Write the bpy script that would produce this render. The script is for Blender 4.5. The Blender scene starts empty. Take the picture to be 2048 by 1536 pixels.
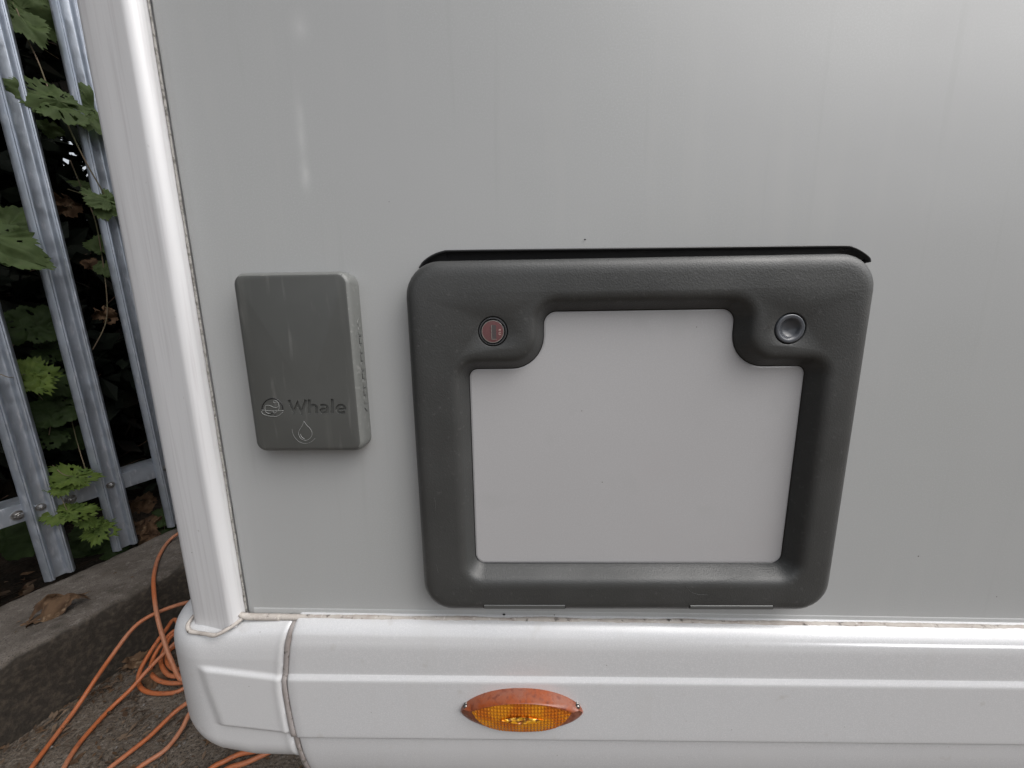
import bpy, bmesh, math, random
from mathutils import Vector, Matrix, noise
from mathutils.geometry import tessellate_polygon
R = math.radians
S = bpy.context.scene
C = S.collection
CAMZ = 1.03
CAMY = -0.30
# ------------------------------------------------------------ camera
MC = Matrix(((0.99970, -0.01110, -0.02178), (0.01948, -0.17646, 0.98411), (-0.01477, -0.98424, -0.17619)))
cam_d = bpy.data.cameras.new('camera'); cam = bpy.data.objects.new('camera', cam_d); C.objects.link(cam)
cam_d.sensor_width = 36.0; cam_d.lens = 36.0 * 740.0 / 2048.0
cam_d.clip_start = 0.01; cam_d.clip_end = 500
cr = Matrix((MC.col[0], -MC.col[1], -MC.col[2])).transposed()
cam.matrix_world = Matrix.Translation((0, CAMY, CAMZ)) @ cr.to_4x4()
S.camera = cam
# ------------------------------------------------------------ sky, sun, exposure
w = bpy.data.worlds.new('World'); S.world = w; w.use_nodes = True
nt = w.node_tree; bg = nt.nodes['Background']
sky = nt.nodes.new('ShaderNodeTexSky'); sky.sky_type = 'NISHITA'; sky.sun_disc = False
SUN_DIR = Vector((0.53, -0.30, 0.80)).normalized()
sky.sun_elevation = math.asin(SUN_DIR.z)
sky.sun_rotation = math.atan2(SUN_DIR.x, SUN_DIR.y)
sky.air_density = 1.0; sky.dust_density = 4.0; sky.ozone_density = 1.0
hs = nt.nodes.new('ShaderNodeHueSaturation'); hs.inputs['Saturation'].default_value = 0.27
nt.links.new(sky.outputs[0], hs.inputs['Color']); nt.links.new(hs.outputs[0], bg.inputs[0])
bg.inputs[1].default_value = 0.12
sl = bpy.data.lights.new('sun', 'SUN'); so = bpy.data.objects.new('sun', sl); C.objects.link(so)
sl.energy = 1.55; sl.angle = R(70); sl.color = (1.0, 0.985, 0.97)
so.rotation_euler = SUN_DIR.to_track_quat('Z', 'Y').to_euler()
S.view_settings.view_transform = 'Standard'; S.view_settings.look = 'None'
S.view_settings.exposure = 0.56; S.view_settings.gamma = 1.0
S.render.engine = 'CYCLES'

rnd = random.Random(7)
# ------------------------------------------------------------ helpers
def ray(px, py): return MC @ Vector((px - 1024, py - 768, 740.0))
def P(px, py, d=0.0):                       # where a sight line meets the plane d in front of the van wall
    r = ray(px, py); t = (-CAMY - d) / r.y
    return Vector((r.x * t, CAMY + r.y * t, CAMZ + r.z * t))
def H(px, py, z):                           # where it meets the height z
    r = ray(px, py); t = (z - CAMZ) / r.z
    return Vector((r.x * t, CAMY + r.y * t, z))
def F(px, py, c):                           # where it meets a plane parallel to the fence
    r = ray(px, py); t = c / (r.x - 0.34 * r.y)
    return Vector((r.x * t, CAMY + r.y * t, CAMZ + r.z * t))
def tag(o, label=None, cat=None, group=None, kind=None):
    if label: o['label'] = label
    if cat: o['category'] = cat
    if group: o['group'] = group
    if kind: o['kind'] = kind
    return o
def empty(name, loc, label, cat, group=None):
    o = bpy.data.objects.new(name, None); C.objects.link(o); o.location = loc; o.empty_display_size = 0.05
    return tag(o, label, cat, group)
def obj(name, verts, faces, mats, parent=None, smooth=True, mi=None, ang=None):
    me = bpy.data.meshes.new(name)
    off = Vector((0, 0, 0))
    if parent is not None:
        p = parent
        while p is not None: off += p.location; p = p.parent
    me.from_pydata([tuple(Vector(v) - off) for v in verts], [], faces)
    if not isinstance(mats, (list, tuple)): mats = [mats]
    for m in mats: me.materials.append(m)
    if mi:
        for i, k in enumerate(mi): me.polygons[i].material_index = k
    if smooth:
        me.polygons.foreach_set('use_smooth', [True] * len(me.polygons))
        if ang: me.set_sharp_from_angle(angle=R(ang))
    me.validate(); me.update()
    o = bpy.data.objects.new(name, me); C.objects.link(o)
    if parent is not None: o.parent = parent
    return o
class MB:
    def __init__(s): s.v = []; s.f = []; s.m = []
    def add(s, v, f, m=0):
        n = len(s.v); s.v += [tuple(a) for a in v]
        s.f += [tuple(i + n for i in q) for q in f]; s.m += [m] * len(f)
    def box(s, a, b, m=0):
        x0, y0, z0 = a; x1, y1, z1 = b
        s.add([(x0,y0,z0),(x1,y0,z0),(x1,y1,z0),(x0,y1,z0),(x0,y0,z1),(x1,y0,z1),(x1,y1,z1),(x0,y1,z1)],
              [(0,3,2,1),(4,5,6,7),(0,1,5,4),(1,2,6,5),(2,3,7,6),(3,0,4,7)], m)
    def tube(s, pts, r, n=8, m=0, flat=1.0, flat_dir=None, cap=True):
        pts = [Vector(p) for p in pts]; rs = r if isinstance(r, (list, tuple)) else [r] * len(pts)
        up = None; vs = []; k = len(pts)
        for i, p in enumerate(pts):
            t = (pts[min(i+1,k-1)] - pts[max(i-1,0)]).normalized()
            if up is None:
                up = Vector((0,0,1)) if abs(t.z) < .9 else Vector((1,0,0))
                if flat_dir: up = Vector(flat_dir)
            if flat_dir: up = Vector(flat_dir)
            up = (up - t * up.dot(t)).normalized(); sd = t.cross(up)
            for j in range(n):
                a = 2*math.pi*j/n
                vs.append(p + (up*math.cos(a)*flat + sd*math.sin(a))*rs[i])
        fs = []
        for i in range(k-1):
            for j in range(n):
                j2 = (j+1) % n
                fs.append((i*n+j, (i+1)*n+j, (i+1)*n+j2, i*n+j2))
        if cap: fs.append(tuple(range(n))); fs.append(tuple(reversed(range((k-1)*n, k*n))))
        s.add(vs, fs, m)
    def grid(s, rows, m=0, closed=False, flip=False):
        nr = len(rows); nc = len(rows[0]); fs = []
        for i in range(nr-1):
            for j in range(nc if closed else nc-1):
                j2 = (j+1) % nc
                q = (i*nc+j, i*nc+j2, (i+1)*nc+j2, (i+1)*nc+j)
                fs.append(q[::-1] if flip else q)
        s.add([p for r_ in rows for p in r_], fs, m)
    def build(s, name, mats, parent=None, smooth=True, ang=None):
        return obj(name, s.v, s.f, mats, parent, smooth, s.m, ang)
def catmull(pts, n):
    pts = [Vector(p) for p in pts]; out = []
    for i in range(len(pts)-1):
        a = pts[max(i-1,0)]; b = pts[i]; c = pts[i+1]; d = pts[min(i+2,len(pts)-1)]
        for k in range(n):
            t = k/n
            out.append(.5*((2*b)+(c-a)*t+(2*a-5*b+4*c-d)*t*t+(3*b-a-3*c+d)*t*t*t))
    out.append(pts[-1]); return out
def lerp(tab, x):
    if x <= tab[0][0]: return tab[0][1]
    for (a, b), (c, d) in zip(tab, tab[1:]):
        if x <= c: return b + (d-b)*(x-a)/(c-a)
    return tab[-1][1]
def sst(a, b, x):
    t = max(0, min(1, (x-a)/(b-a))); return t*t*(3-2*t)
def rpoly(vs, off=0.0, n=9):                # rounded polygon (x, z, radius) counter-clockwise, offset outwards
    k = len(vs); L = []
    for i in range(k):
        a = Vector(vs[i][:2]); b = Vector(vs[(i+1)%k][:2]); t = (b-a).normalized()
        L.append((a + Vector((t.y, -t.x))*off, t))
    out = []
    for i in range(k):
        p0, t0 = L[i-1]; p1, t1 = L[i]
        cr_ = t0.x*t1.y - t0.y*t1.x
        dd = p1 - p0; u = (dd.x*t1.y - dd.y*t1.x)/cr_
        v = p0 + t0*u
        r = max(.0002, vs[i][2] + (off if cr_ > 0 else -off))
        ang = math.atan2(cr_, t0.dot(t1)); q = r*math.tan(abs(ang)/2)
        sg = 1 if cr_ > 0 else -1
        cen = v - t0*q + Vector((-t0.y, t0.x))*r*sg
        st = v - t0*q - cen
        for j in range(n):
            a = ang*j/(n-1)
            out.append(cen + Vector((st.x*math.cos(a)-st.y*math.sin(a), st.x*math.sin(a)+st.y*math.cos(a))))
    return out
# ------------------------------------------------------------ materials
def mat(name, col, rough=.5, metal=0, spec=.5, bump=None, vary=None, coat=0, trans=0, rvary=None):
    """bump=(scale, strength, distance); vary=[(scale, colour, lo, hi, stretch)] noise layers over the base colour"""
    m = bpy.data.materials.new(name); m.use_nodes = True; t = m.node_tree; b = t.nodes['Principled BSDF']
    b.inputs['Base Color'].default_value = (*col, 1); b.inputs['Roughness'].default_value = rough
    b.inputs['Metallic'].default_value = metal; b.inputs['Specular IOR Level'].default_value = spec
    b.inputs['Coat Weight'].default_value = coat; b.inputs['Coat Roughness'].default_value = .08
    tc = t.nodes.new('ShaderNodeTexCoord')
    def nz(scale, stretch=None, detail=4):
        n = t.nodes.new('ShaderNodeTexNoise'); n.inputs['Scale'].default_value = scale; n.inputs['Detail'].default_value = detail
        mp = t.nodes.new('ShaderNodeMapping'); t.links.new(tc.outputs['Object'], mp.inputs[0])
        if stretch: mp.inputs['Scale'].default_value = stretch
        t.links.new(mp.outputs[0], n.inputs['Vector']); return n
    cur = None
    for L in (vary or []):
        sc, c2, lo, hi = L[:4]; n = nz(sc, L[4] if len(L) > 4 else None)
        mr = t.nodes.new('ShaderNodeMapRange'); mr.inputs[1].default_value = lo; mr.inputs[2].default_value = hi
        t.links.new(n.outputs['Fac'], mr.inputs[0])
        mx = t.nodes.new('ShaderNodeMix'); mx.data_type = 'RGBA'
        t.links.new(mr.outputs[0], mx.inputs[0]); mx.inputs[7].default_value = (*c2, 1)
        if cur: t.links.new(cur, mx.inputs[6])
        else: mx.inputs[6].default_value = (*col, 1)
        cur = mx.outputs[2]
    if cur: t.links.new(cur, b.inputs['Base Color'])
    if rvary:
        n = nz(rvary[0], rvary[3] if len(rvary) > 3 else None); mr = t.nodes.new('ShaderNodeMapRange')
        mr.inputs[1].default_value = .35; mr.inputs[2].default_value = .65
        mr.inputs[3].default_value = rvary[1]; mr.inputs[4].default_value = rvary[2]
        t.links.new(n.outputs['Fac'], mr.inputs[0]); t.links.new(mr.outputs[0], b.inputs['Roughness'])
    if bump:
        prev = None
        for (sc, st, di) in (bump if isinstance(bump, list) else [bump]):
            n = nz(sc); bp = t.nodes.new('ShaderNodeBump'); bp.inputs['Strength'].default_value = st
            bp.inputs['Distance'].default_value = di; t.links.new(n.outputs['Fac'], bp.inputs['Height'])
            if prev: t.links.new(prev, bp.inputs['Normal'])
            prev = bp.outputs[0]
        t.links.new(prev, b.inputs['Normal'])
    return m
def specks(m, scale, thr, col):             # small scattered dirt specks
    t = m.node_tree; b = t.nodes['Principled BSDF']
    tc = t.nodes.new('ShaderNodeTexCoord'); v = t.nodes.new('ShaderNodeTexVoronoi'); v.inputs['Scale'].default_value = scale
    t.links.new(tc.outputs['Object'], v.inputs['Vector'])
    mt = t.nodes.new('ShaderNodeMath'); mt.operation = 'LESS_THAN'; mt.inputs[1].default_value = thr
    t.links.new(v.outputs['Distance'], mt.inputs[0])
    sp = t.nodes.new('ShaderNodeSeparateColor'); t.links.new(v.outputs['Color'], sp.inputs[0])
    m2 = t.nodes.new('ShaderNodeMath'); m2.operation = 'LESS_THAN'; m2.inputs[1].default_value = .35
    t.links.new(sp.outputs[0], m2.inputs[0])
    m3 = t.nodes.new('ShaderNodeMath'); m3.operation = 'MULTIPLY'
    t.links.new(mt.outputs[0], m3.inputs[0]); t.links.new(m2.outputs[0], m3.inputs[1])
    mx = t.nodes.new('ShaderNodeMix'); mx.data_type = 'RGBA'; mx.inputs[7].default_value = (*col, 1)
    t.links.new(m3.outputs[0], mx.inputs[0])
    old = b.inputs['Base Color'].links
    if old: t.links.new(old[0].from_socket, mx.inputs[6])
    else: mx.inputs[6].default_value = b.inputs['Base Color'].default_value
    t.links.new(mx.outputs[2], b.inputs['Base Color'])
M = {}
M['silver'] = mat('silver_paint', (.375,.382,.378), .50, .04, .42, bump=[(2500, .10, .0004), (4.5, .25, .004)], coat=.42,
    vary=[(900, (.42,.43,.43), .45, .75), (5, (.385,.39,.39), .4, .7), (14, (.40,.405,.40), .55, .8, (3, 1, .35)), (30, (.35,.355,.35), .60, .85, (3, 1, .12))], rvary=(5, .38, .52))
specks(M['silver'], 38, .022, (.05,.045,.04))
def painted_reflection(m, items):  # pale reflection streaks painted into the panel colour
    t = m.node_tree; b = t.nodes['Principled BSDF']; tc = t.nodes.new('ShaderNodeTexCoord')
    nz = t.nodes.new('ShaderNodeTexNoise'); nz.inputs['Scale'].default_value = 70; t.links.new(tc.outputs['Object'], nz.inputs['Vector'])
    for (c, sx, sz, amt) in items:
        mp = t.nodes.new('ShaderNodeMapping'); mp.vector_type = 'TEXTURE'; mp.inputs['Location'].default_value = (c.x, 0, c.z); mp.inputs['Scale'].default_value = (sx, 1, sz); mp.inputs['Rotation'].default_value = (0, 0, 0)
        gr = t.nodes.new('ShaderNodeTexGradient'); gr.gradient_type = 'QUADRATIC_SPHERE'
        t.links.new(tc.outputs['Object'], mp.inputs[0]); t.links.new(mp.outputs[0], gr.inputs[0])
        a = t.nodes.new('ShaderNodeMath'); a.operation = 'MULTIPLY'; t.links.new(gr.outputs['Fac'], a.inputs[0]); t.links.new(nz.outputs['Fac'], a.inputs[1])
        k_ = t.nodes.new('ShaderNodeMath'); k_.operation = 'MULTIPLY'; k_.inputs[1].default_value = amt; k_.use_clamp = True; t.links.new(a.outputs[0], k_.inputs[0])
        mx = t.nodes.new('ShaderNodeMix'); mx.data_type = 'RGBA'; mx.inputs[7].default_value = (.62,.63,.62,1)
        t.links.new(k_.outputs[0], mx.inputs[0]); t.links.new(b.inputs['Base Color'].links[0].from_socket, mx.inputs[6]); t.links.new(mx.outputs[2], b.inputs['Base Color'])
painted_reflection(M['silver'], [(P(603, 285), .0070, .055, .55), (P(610, 350), .0075, .020, .7), (P(600, 55), .012, .018, .5), (P(602, 235), .005, .02, .4)])
for m_ in ('silver',): M[m_].node_tree.nodes['Principled BSDF'].inputs['Coat Roughness'].default_value = .20
M['infill'] = mat('infill_paint', (.43,.426,.432), .46, .10, .5, bump=[(2500, .10, .0004), (6, .2, .003)], coat=.6,
    vary=[(900, (.47,.47,.475), .45, .75), (7, (.435,.425,.43), .5, .75), (18, (.39,.39,.39), .6, .85)], rvary=(9, .38, .5))
specks(M['infill'], 45, .02, (.08,.07,.06))
M['white'] = mat('white_paint', (.575,.58,.59), .46, .12, .5, bump=(1800, .10, .0004), coat=.2,
    vary=[(1100, (.69,.69,.70), .45, .75), (6, (.60,.60,.605), .5, .8), (60, (.52,.51,.50), .66, .80), (16, (.575,.575,.575), .58, .85, (2.5, 1, .2))], rvary=(12, .28, .42))
specks(M['white'], 70, .03, (.22,.20,.18))
M['trim'] = mat('trim_aluminium_paint', (.67,.67,.68), .40, .10, .5, bump=(1500, .08, .0004), coat=.15,
    vary=[(120, (.55,.54,.55), .5, .8, (3, 3, .08)), (40, (.66,.66,.66), .6, .8, (2, 2, .1)), (150, (.42,.41,.40), .72, .84)])
specks(M['trim'], 60, .03, (.2,.19,.18))
M['door'] = mat('dark_grey_plastic', (.041,.042,.041), .40, 0, .5, bump=[(900, .35, .0006)],
    vary=[(14, (.054,.055,.054), .4, .7), (260, (.068,.068,.067), .62, .75)], rvary=(20, .32, .46))
M['cover'] = mat('cover_grey_plastic', (.076,.078,.074), .40, 0, .5, bump=(600, .05, .0003),
    vary=[(22, (.105,.107,.100), .54, .70, (3.2, 1, .25)), (60, (.14,.14,.134), .60, .78, (2.5, 1, .3)), (9, (.062,.064,.061), .5, .7)], rvary=(25, .32, .5))
M['hinge'] = mat('hinge_plastic', (.075,.077,.075), .35)
M['coverpale'] = mat('lit_side_plastic', (.16,.165,.158), .38, vary=[(60, (.15,.155,.147), .4, .7, (1, 1, .3)), (200, (.26,.26,.25), .6, .8)])  # lit copy of the cover plastic, brightness of flank and top painted in
M['black'] = mat('black_plastic', (.012,.012,.013), .30, 0, .5)
M['void'] = mat('matte_black', (.004,.004,.004), .9, 0, .1)  # plain near-black for hole backs and the underside block
M['sealant'] = mat('dirty_sealant', (.44,.405,.37), .62, 0, .3, bump=(260, .5, .0012),
    vary=[(55, (.33,.29,.26), .45, .7), (160, (.08,.07,.06), .60, .72), (380, (.60,.57,.54), .6, .75)])
M['jointseal'] = mat('grey_joint_sealant', (.30,.275,.265), .5, 0, .3, bump=(200, .4, .001), vary=[(40, (.22,.19,.175), .42, .66), (160, (.08,.07,.06), .62, .72), (300, (.38,.35,.34), .6, .75)])
M['sealdark'] = mat('grimy_sealant', (.33,.32,.30), .6, 0, .3, bump=(420, .7, .0012),
    vary=[(330, (.13,.12,.11), .48, .66), (700, (.6,.6,.58), .62, .72)])
M['chrome'] = mat('chrome', (.75,.75,.76), .12, 1.0)
M['lockface'] = mat('lock_face', (.26,.125,.13), .30, .8, bump=(900, .05, .0002), vary=[(160, (.24,.13,.13), .45, .7)])  # red reflection painted into the metal colour
M['lockmark'] = mat('lock_marking', (.60,.42,.38), .4, .6)
M['slot'] = mat('key_slot', (.13,.115,.115), .4, .8)
M['button'] = mat('button_plastic', (.075,.08,.09), .22, 0, .6)
M['ring'] = mat('ring_plastic', (.06,.062,.065), .32)
M['hood'] = mat('faded_hood_plastic', (.27,.062,.018), .27, 0, .4, coat=.15, vary=[(70, (.24,.085,.05), .45, .65), (260, (.15,.038,.02), .5, .7), (90, (.33,.18,.15), .66, .78)], rvary=(90, .2, .42))
M['amber'] = mat('amber_lens', (.95,.36,.008), .15, .5, .8, coat=.5, vary=[(60, (.75,.20,.005), .45, .6)])
M['bulb'] = mat('bulb_window', (.95,.50,.03), .08, .6, .8, coat=1.0, vary=[(180, (.30,.10,.01), .48, .56)])
M['screw'] = mat('screw_steel', (.42,.40,.38), .3, 1.0, vary=[(500, (.15,.12,.10), .5, .6)])
M['mark'] = mat('chalky_scratch', (.20,.205,.20), .5)
M['galv'] = mat('galvanised_steel', (.40,.44,.50), .34, .75, .5, bump=(60, .12, .001),
    vary=[(28, (.36,.395,.45), .4, .65), (110, (.52,.55,.60), .55, .7, (1, 1, .25)), (14, (.28,.30,.32), .55, .8, (1, 1, .2)), (45, (.32,.31,.29), .70, .82)], rvary=(30, .3, .52))
M['bolt'] = mat('bolt_zinc', (.42,.42,.42), .35, .9, vary=[(90, (.2,.19,.18), .45, .65)])
M['asphalt'] = mat('old_asphalt', (.125,.102,.080), .9, 0, .3, bump=[(120, .8, .008), (420, .6, .003)],
    vary=[(6, (.080,.060,.044), .42, .62), (90, (.175,.15,.125), .5, .68), (260, (.035,.03,.026), .52, .66), (420, (.34,.32,.30), .66, .72)])
M['concrete'] = mat('weathered_kerb', (.125,.108,.093), .9, 0, .3, bump=[(40, .5, .006), (260, .8, .003)],
    vary=[(9, (.085,.072,.060), .4, .65), (60, (.17,.15,.135), .55, .72), (300, (.035,.03,.026), .55, .68), (700, (.22,.20,.19), .70, .78)])
M['soil'] = mat('dark_soil', (.014,.011,.008), .95, 0, .2, bump=(30, 1, .03), vary=[(20, (.024,.017,.012), .45, .65)])
M['cable'] = mat('orange_cable', (.38,.110,.038), .48, 0, .35, vary=[(5, (.37,.16,.09), .42, .60), (70, (.28,.095,.045), .55, .74), (160, (.18,.09,.06), .64, .74)], bump=(200, .1, .001))
M['deadleaf'] = mat('dead_leaf', (.10,.060,.034), .8, 0, .2, bump=(70, .6, .004), vary=[(25, (.055,.032,.019), .42, .62), (60, (.21,.15,.095), .60, .74)])
M['litter'] = mat('litter_brown', (.13,.092,.064), .9, 0, .2, vary=[(12, (.05,.033,.022), .4, .6), (30, (.17,.13,.095), .6, .72)])
M['twig'] = mat('twig_bark', (.085,.055,.04), .8, 0, .2, vary=[(30, (.045,.03,.02), .4, .6)])
M['stem'] = mat('vine_stem', (.17,.125,.085), .6, 0, .3, vary=[(20, (.10,.10,.05), .4, .6)])
def leafmat(name, a, b_, c):
    m = mat(name, a, .62, 0, .14, bump=(120, .4, .002), vary=[(40, b_, .42, .65), (120, c, .62, .75)])
    t = m.node_tree; b = t.nodes['Principled BSDF']; o = t.nodes['Material Output']
    tr = t.nodes.new('ShaderNodeBsdfTranslucent'); tr.inputs[0].default_value = (a[0]*1.2, a[1]*1.5, a[2]*.6, 1)
    mx = t.nodes.new('ShaderNodeMixShader'); mx.inputs[0].default_value = .25
    t.links.new(b.outputs[0], mx.inputs[1]); t.links.new(tr.outputs[0], mx.inputs[2]); t.links.new(mx.outputs[0], o.inputs[0])
    return m
M['leaf'] = leafmat('green_leaf', (.072,.102,.040), (.050,.074,.027), (.10,.115,.05))
M['leafbright'] = leafmat('bright_green_leaf', (.085,.122,.026), (.058,.092,.020), (.11,.14,.05))
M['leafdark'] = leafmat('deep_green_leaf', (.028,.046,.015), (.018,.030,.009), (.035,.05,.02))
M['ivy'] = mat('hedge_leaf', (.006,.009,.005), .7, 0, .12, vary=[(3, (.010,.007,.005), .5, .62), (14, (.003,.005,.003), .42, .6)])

# ================================================================ THE SETTING
def structure(o): o['kind'] = 'structure'; return o
g = MB()
N_ = 150
rows = []
for i in range(N_+1):
    y = -1.2 + 3.6*i/N_; row = []
    for j in range(N_+1):
        x = -2.1 + 3.6*j/N_
        edge = min(i, N_-i, j, N_-j) / 6
        h = noise.noise(Vector((x*9, y*9, 1))) * .006 + noise.noise(Vector((x*40, y*40, 3))) * .003
        row.append(Vector((x, y, h * min(1, edge))))
    rows.append(row)
g.grid(rows)
for a in (((-60, -60), (60, -1.2)), ((-60, 2.4), (60, 60)), ((-60, -1.2), (-2.1, 2.4)), ((1.5, -1.2), (60, 2.4))):
    (x0, y0), (x1, y1) = a; g.add([(x0,y0,0),(x1,y0,0),(x1,y1,0),(x0,y1,0)], [(0,1,2,3)])
structure(g.build('ground', M['asphalt']))

added_bld = empty('building', (12, -15.5, 0), 'low pale grey building added unseen behind the camera, mirrored faintly in the motorhome panel', 'building')  # added behind the camera only to give the panel a reflection
b = MB(); b.box((4.2, -19, 0), (20, -12.5, 4.0)); b.build('wall', mat('added_render_wall', (.30,.29,.28), .8, vary=[(2, (.25,.24,.23), .4, .6)]), added_bld, smooth=False)  # wall of the added building behind the camera
b = MB(); b.add([(4.0,-12.2,4.0),(20.2,-12.2,4.0),(20.2,-19.3,4.0),(4.0,-19.3,4.0),(4.0,-15.7,5.0),(20.2,-15.7,5.0)], [(0,1,5,4),(2,3,4,5),(1,2,5),(3,0,4),(3,2,1,0)]); b.build('roof', mat('added_roof_tiles', (.07,.06,.055), .8, vary=[(9, (.10,.085,.075), .4, .6)]), added_bld, smooth=False)  # roof of the added building behind the camera
UD = Vector((.34, 1, 0)).normalized(); ND = Vector((UD.y, -UD.x, 0))     # along the fence, and towards the van
NL = math.hypot(1, .34)
def FC(c, s, z):                                                         # fence coordinates: offset, distance along, world height
    return Vector((c, CAMY, z)) + UD * s
KH = CAMZ - .818
# kerb: a long concrete edging with worn arrises
k = MB(); prof = [(-1.868, -.05), (-1.868, KH-.012), (-1.862, KH-.003), (-1.85, KH), (-1.76, KH+.001), (-1.68, KH), (-1.60, KH-.001), (-1.555, KH-.002), (-1.543, KH-.007), (-1.536, KH-.018), (-1.535, KH-.06), (-1.534, KH-.11), (-1.532, KH-.16), (-1.53, -.03)]
rows = []
for i in range(0, 321):
    s = -1.4 + i*.0145; row = []
    for (c, z) in prof:
        q = FC(c, s, z); nv = noise.noise_vector(q*7)*.004 + noise.noise_vector(q*38)*.0028
        if z > KH-.03 and c > -1.57: nv += noise.noise_vector(q*22+Vector((5,0,0)))*.004
        if z < 0: nv *= 0
        row.append(q + nv)
    rows.append(row)
k.grid(rows, flip=True)
def face_tone(m, zt, col):      # darker mottled tone over the kerb face, with a ragged upper edge
    t = m.node_tree; b = t.nodes['Principled BSDF']; tc = t.nodes.new('ShaderNodeTexCoord'); sp_ = t.nodes.new('ShaderNodeSeparateXYZ')
    t.links.new(tc.outputs['Object'], sp_.inputs[0]); nz = t.nodes.new('ShaderNodeTexNoise'); nz.inputs['Scale'].default_value = 22; nz.inputs['Detail'].default_value = 6
    t.links.new(tc.outputs['Object'], nz.inputs['Vector'])
    a = t.nodes.new('ShaderNodeMath'); a.operation = 'MULTIPLY_ADD'; a.inputs[1].default_value = .030; t.links.new(nz.outputs['Fac'], a.inputs[0]); t.links.new(sp_.outputs[2], a.inputs[2])
    mr = t.nodes.new('ShaderNodeMapRange'); mr.inputs[1].default_value = zt + .008; mr.inputs[2].default_value = zt - .004; t.links.new(a.outputs[0], mr.inputs[0])
    mx = t.nodes.new('ShaderNodeMix'); mx.data_type = 'RGBA'; mx.inputs[7].default_value = (*col, 1); t.links.new(mr.outputs[0], mx.inputs[0])
    t.links.new(b.inputs['Base Color'].links[0].from_socket, mx.inputs[6]); t.links.new(mx.outputs[2], b.inputs['Base Color'])
    nz2 = t.nodes.new('ShaderNodeTexNoise'); nz2.inputs['Scale'].default_value = 75; nz2.inputs['Detail'].default_value = 8; t.links.new(tc.outputs['Object'], nz2.inputs['Vector'])
    m2 = t.nodes.new('ShaderNodeMix'); m2.data_type = 'RGBA'; m2.inputs[6].default_value = (*col, 1); m2.inputs[7].default_value = (col[0]*2.2, col[1]*2.1, col[2]*2.0, 1)
    m3 = t.nodes.new('ShaderNodeMapRange'); m3.inputs[1].default_value = .45; m3.inputs[2].default_value = .7; t.links.new(nz2.outputs['Fac'], m3.inputs[0]); t.links.new(m3.outputs[0], m2.inputs[0])
    t.links.new(m2.outputs[2], mx.inputs[7])
M['infill'].node_tree.nodes['Principled BSDF'].inputs['Coat Roughness'].default_value = .20
face_tone(M['concrete'], KH + .008, (.030, .025, .020))
kerb = k.build('kerb', M['concrete']); structure(kerb)
# bank of soil behind
rows = []
for i in range(60):
    s = -4 + i*.17
    rows.append([FC(c, s, z) + Vector((0, 0, noise.noise(Vector((s*2, c*2, 0)))*.09 * (0 if j == 0 else 1))) for j, (c, z) in enumerate([(-1.869, .12), (-1.95, .12), (-2.1, .12), (-2.5, .25), (-3.0, .50), (-3.6, .85), (-4.4, 1.15), (-5.5, 1.3), (-7, 1.3), (-12, 0)])])
b_ = MB(); b_.grid(rows, flip=True); structure(b_.build('bank_terrain', M['soil']))

# ================================================================ THE MOTORHOME
van = empty('motorhome', (0, 0, 0), 'silver and white motorhome side with a dark framed locker door, seen at its rear corner', 'motorhome')
Z = lambda z: CAMZ + z
SEAM = [(-.2587, -.2690), (-.10, -.2712), (.12, -.2737), (.453, -.2789), (3.3, -.30)]
b = MB()     # side panel with rounded left edge
xs = [-.2587, -.2580, -.2565] + [-.25 + i*.05 for i in range(15)] + [.6, 1, 1.6, 2.4, 3.2]
zs = [-.305, -.25, -.15, -.05, .05, .15, .25, .5, .9, 1.4, 1.7]
rows = [[Vector((x, .004 if i == 0 else (.0008 if i == 1 else 0), Z(z))) for i, x in enumerate(xs)] for z in zs]
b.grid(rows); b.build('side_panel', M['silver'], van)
b = MB(); b.box((-.309, .013, .66), (3.2, 2.15, 2.75)); b.build('body_shell', M['white'], van, smooth=False)
b = MB(); b.box((-.20, .10, .45), (3.0, 2.05, .66)); b.build('chassis', M['void'], van, smooth=False)
# a narrow pressed return along the bottom of the panel
b = MB(); rows = []
for x in [-.252 + i*.04 for i in range(90)]:
    z = lerp(SEAM, x)
    rows.append([Vector((x, yy, Z(z + dz))) for yy, dz in ((.001, .0058), (-.0002, .0050), (-.0005, .0035), (-.0006, -.004))])
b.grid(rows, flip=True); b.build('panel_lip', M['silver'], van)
for px_, py_, r_ in ((1008, 1229, .0014), (1170, 479, .0008)):
    b = MB()
    c_ = P(px_, py_, .0014)
    b.add([c_ + Vector((math.cos(a*.785)*r_, 0, math.sin(a*.785)*r_*.8)) for a in range(8)] + [c_ + Vector((0, -.0004, 0))], [(a, (a+1) % 8, 8) for a in range(8)]); b.build('paint_chip', M['black'], van)

# ---- corner trim
b = MB()
tp = [(-.2600, .004), (-.2600, -.0010), (-.2603, -.0030), (-.2609, -.0050), (-.2619, -.0070), (-.2633, -.0088), (-.2648, -.0100), (-.2664, -.0108), (-.2682, -.0111), (-.2702, -.0108), (-.2740, -.0100), (-.2830, -.0083), (-.2940, -.0062), (-.3050, -.0041), (-.3085, -.0025), (-.3104, .0005), (-.3112, .006), (-.3114, .03), (-.3114, .25)]
rows = []
for z in [-.281 + i*.03 for i in range(72)]:
    rows.append([Vector((x, y, Z(z if i > 8 or z > -.28 else z + .0)) ) for i, (x, y) in enumerate(tp)])
# foot of the trim runs slightly uphill to the right
for i, p in enumerate(rows[0]): p.z = Z(-.2715) if i < 5 else Z(-.2765 if i < 9 else -.280)
b.grid(rows, flip=True); b.build('corner_trim', M['trim'], van)
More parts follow.
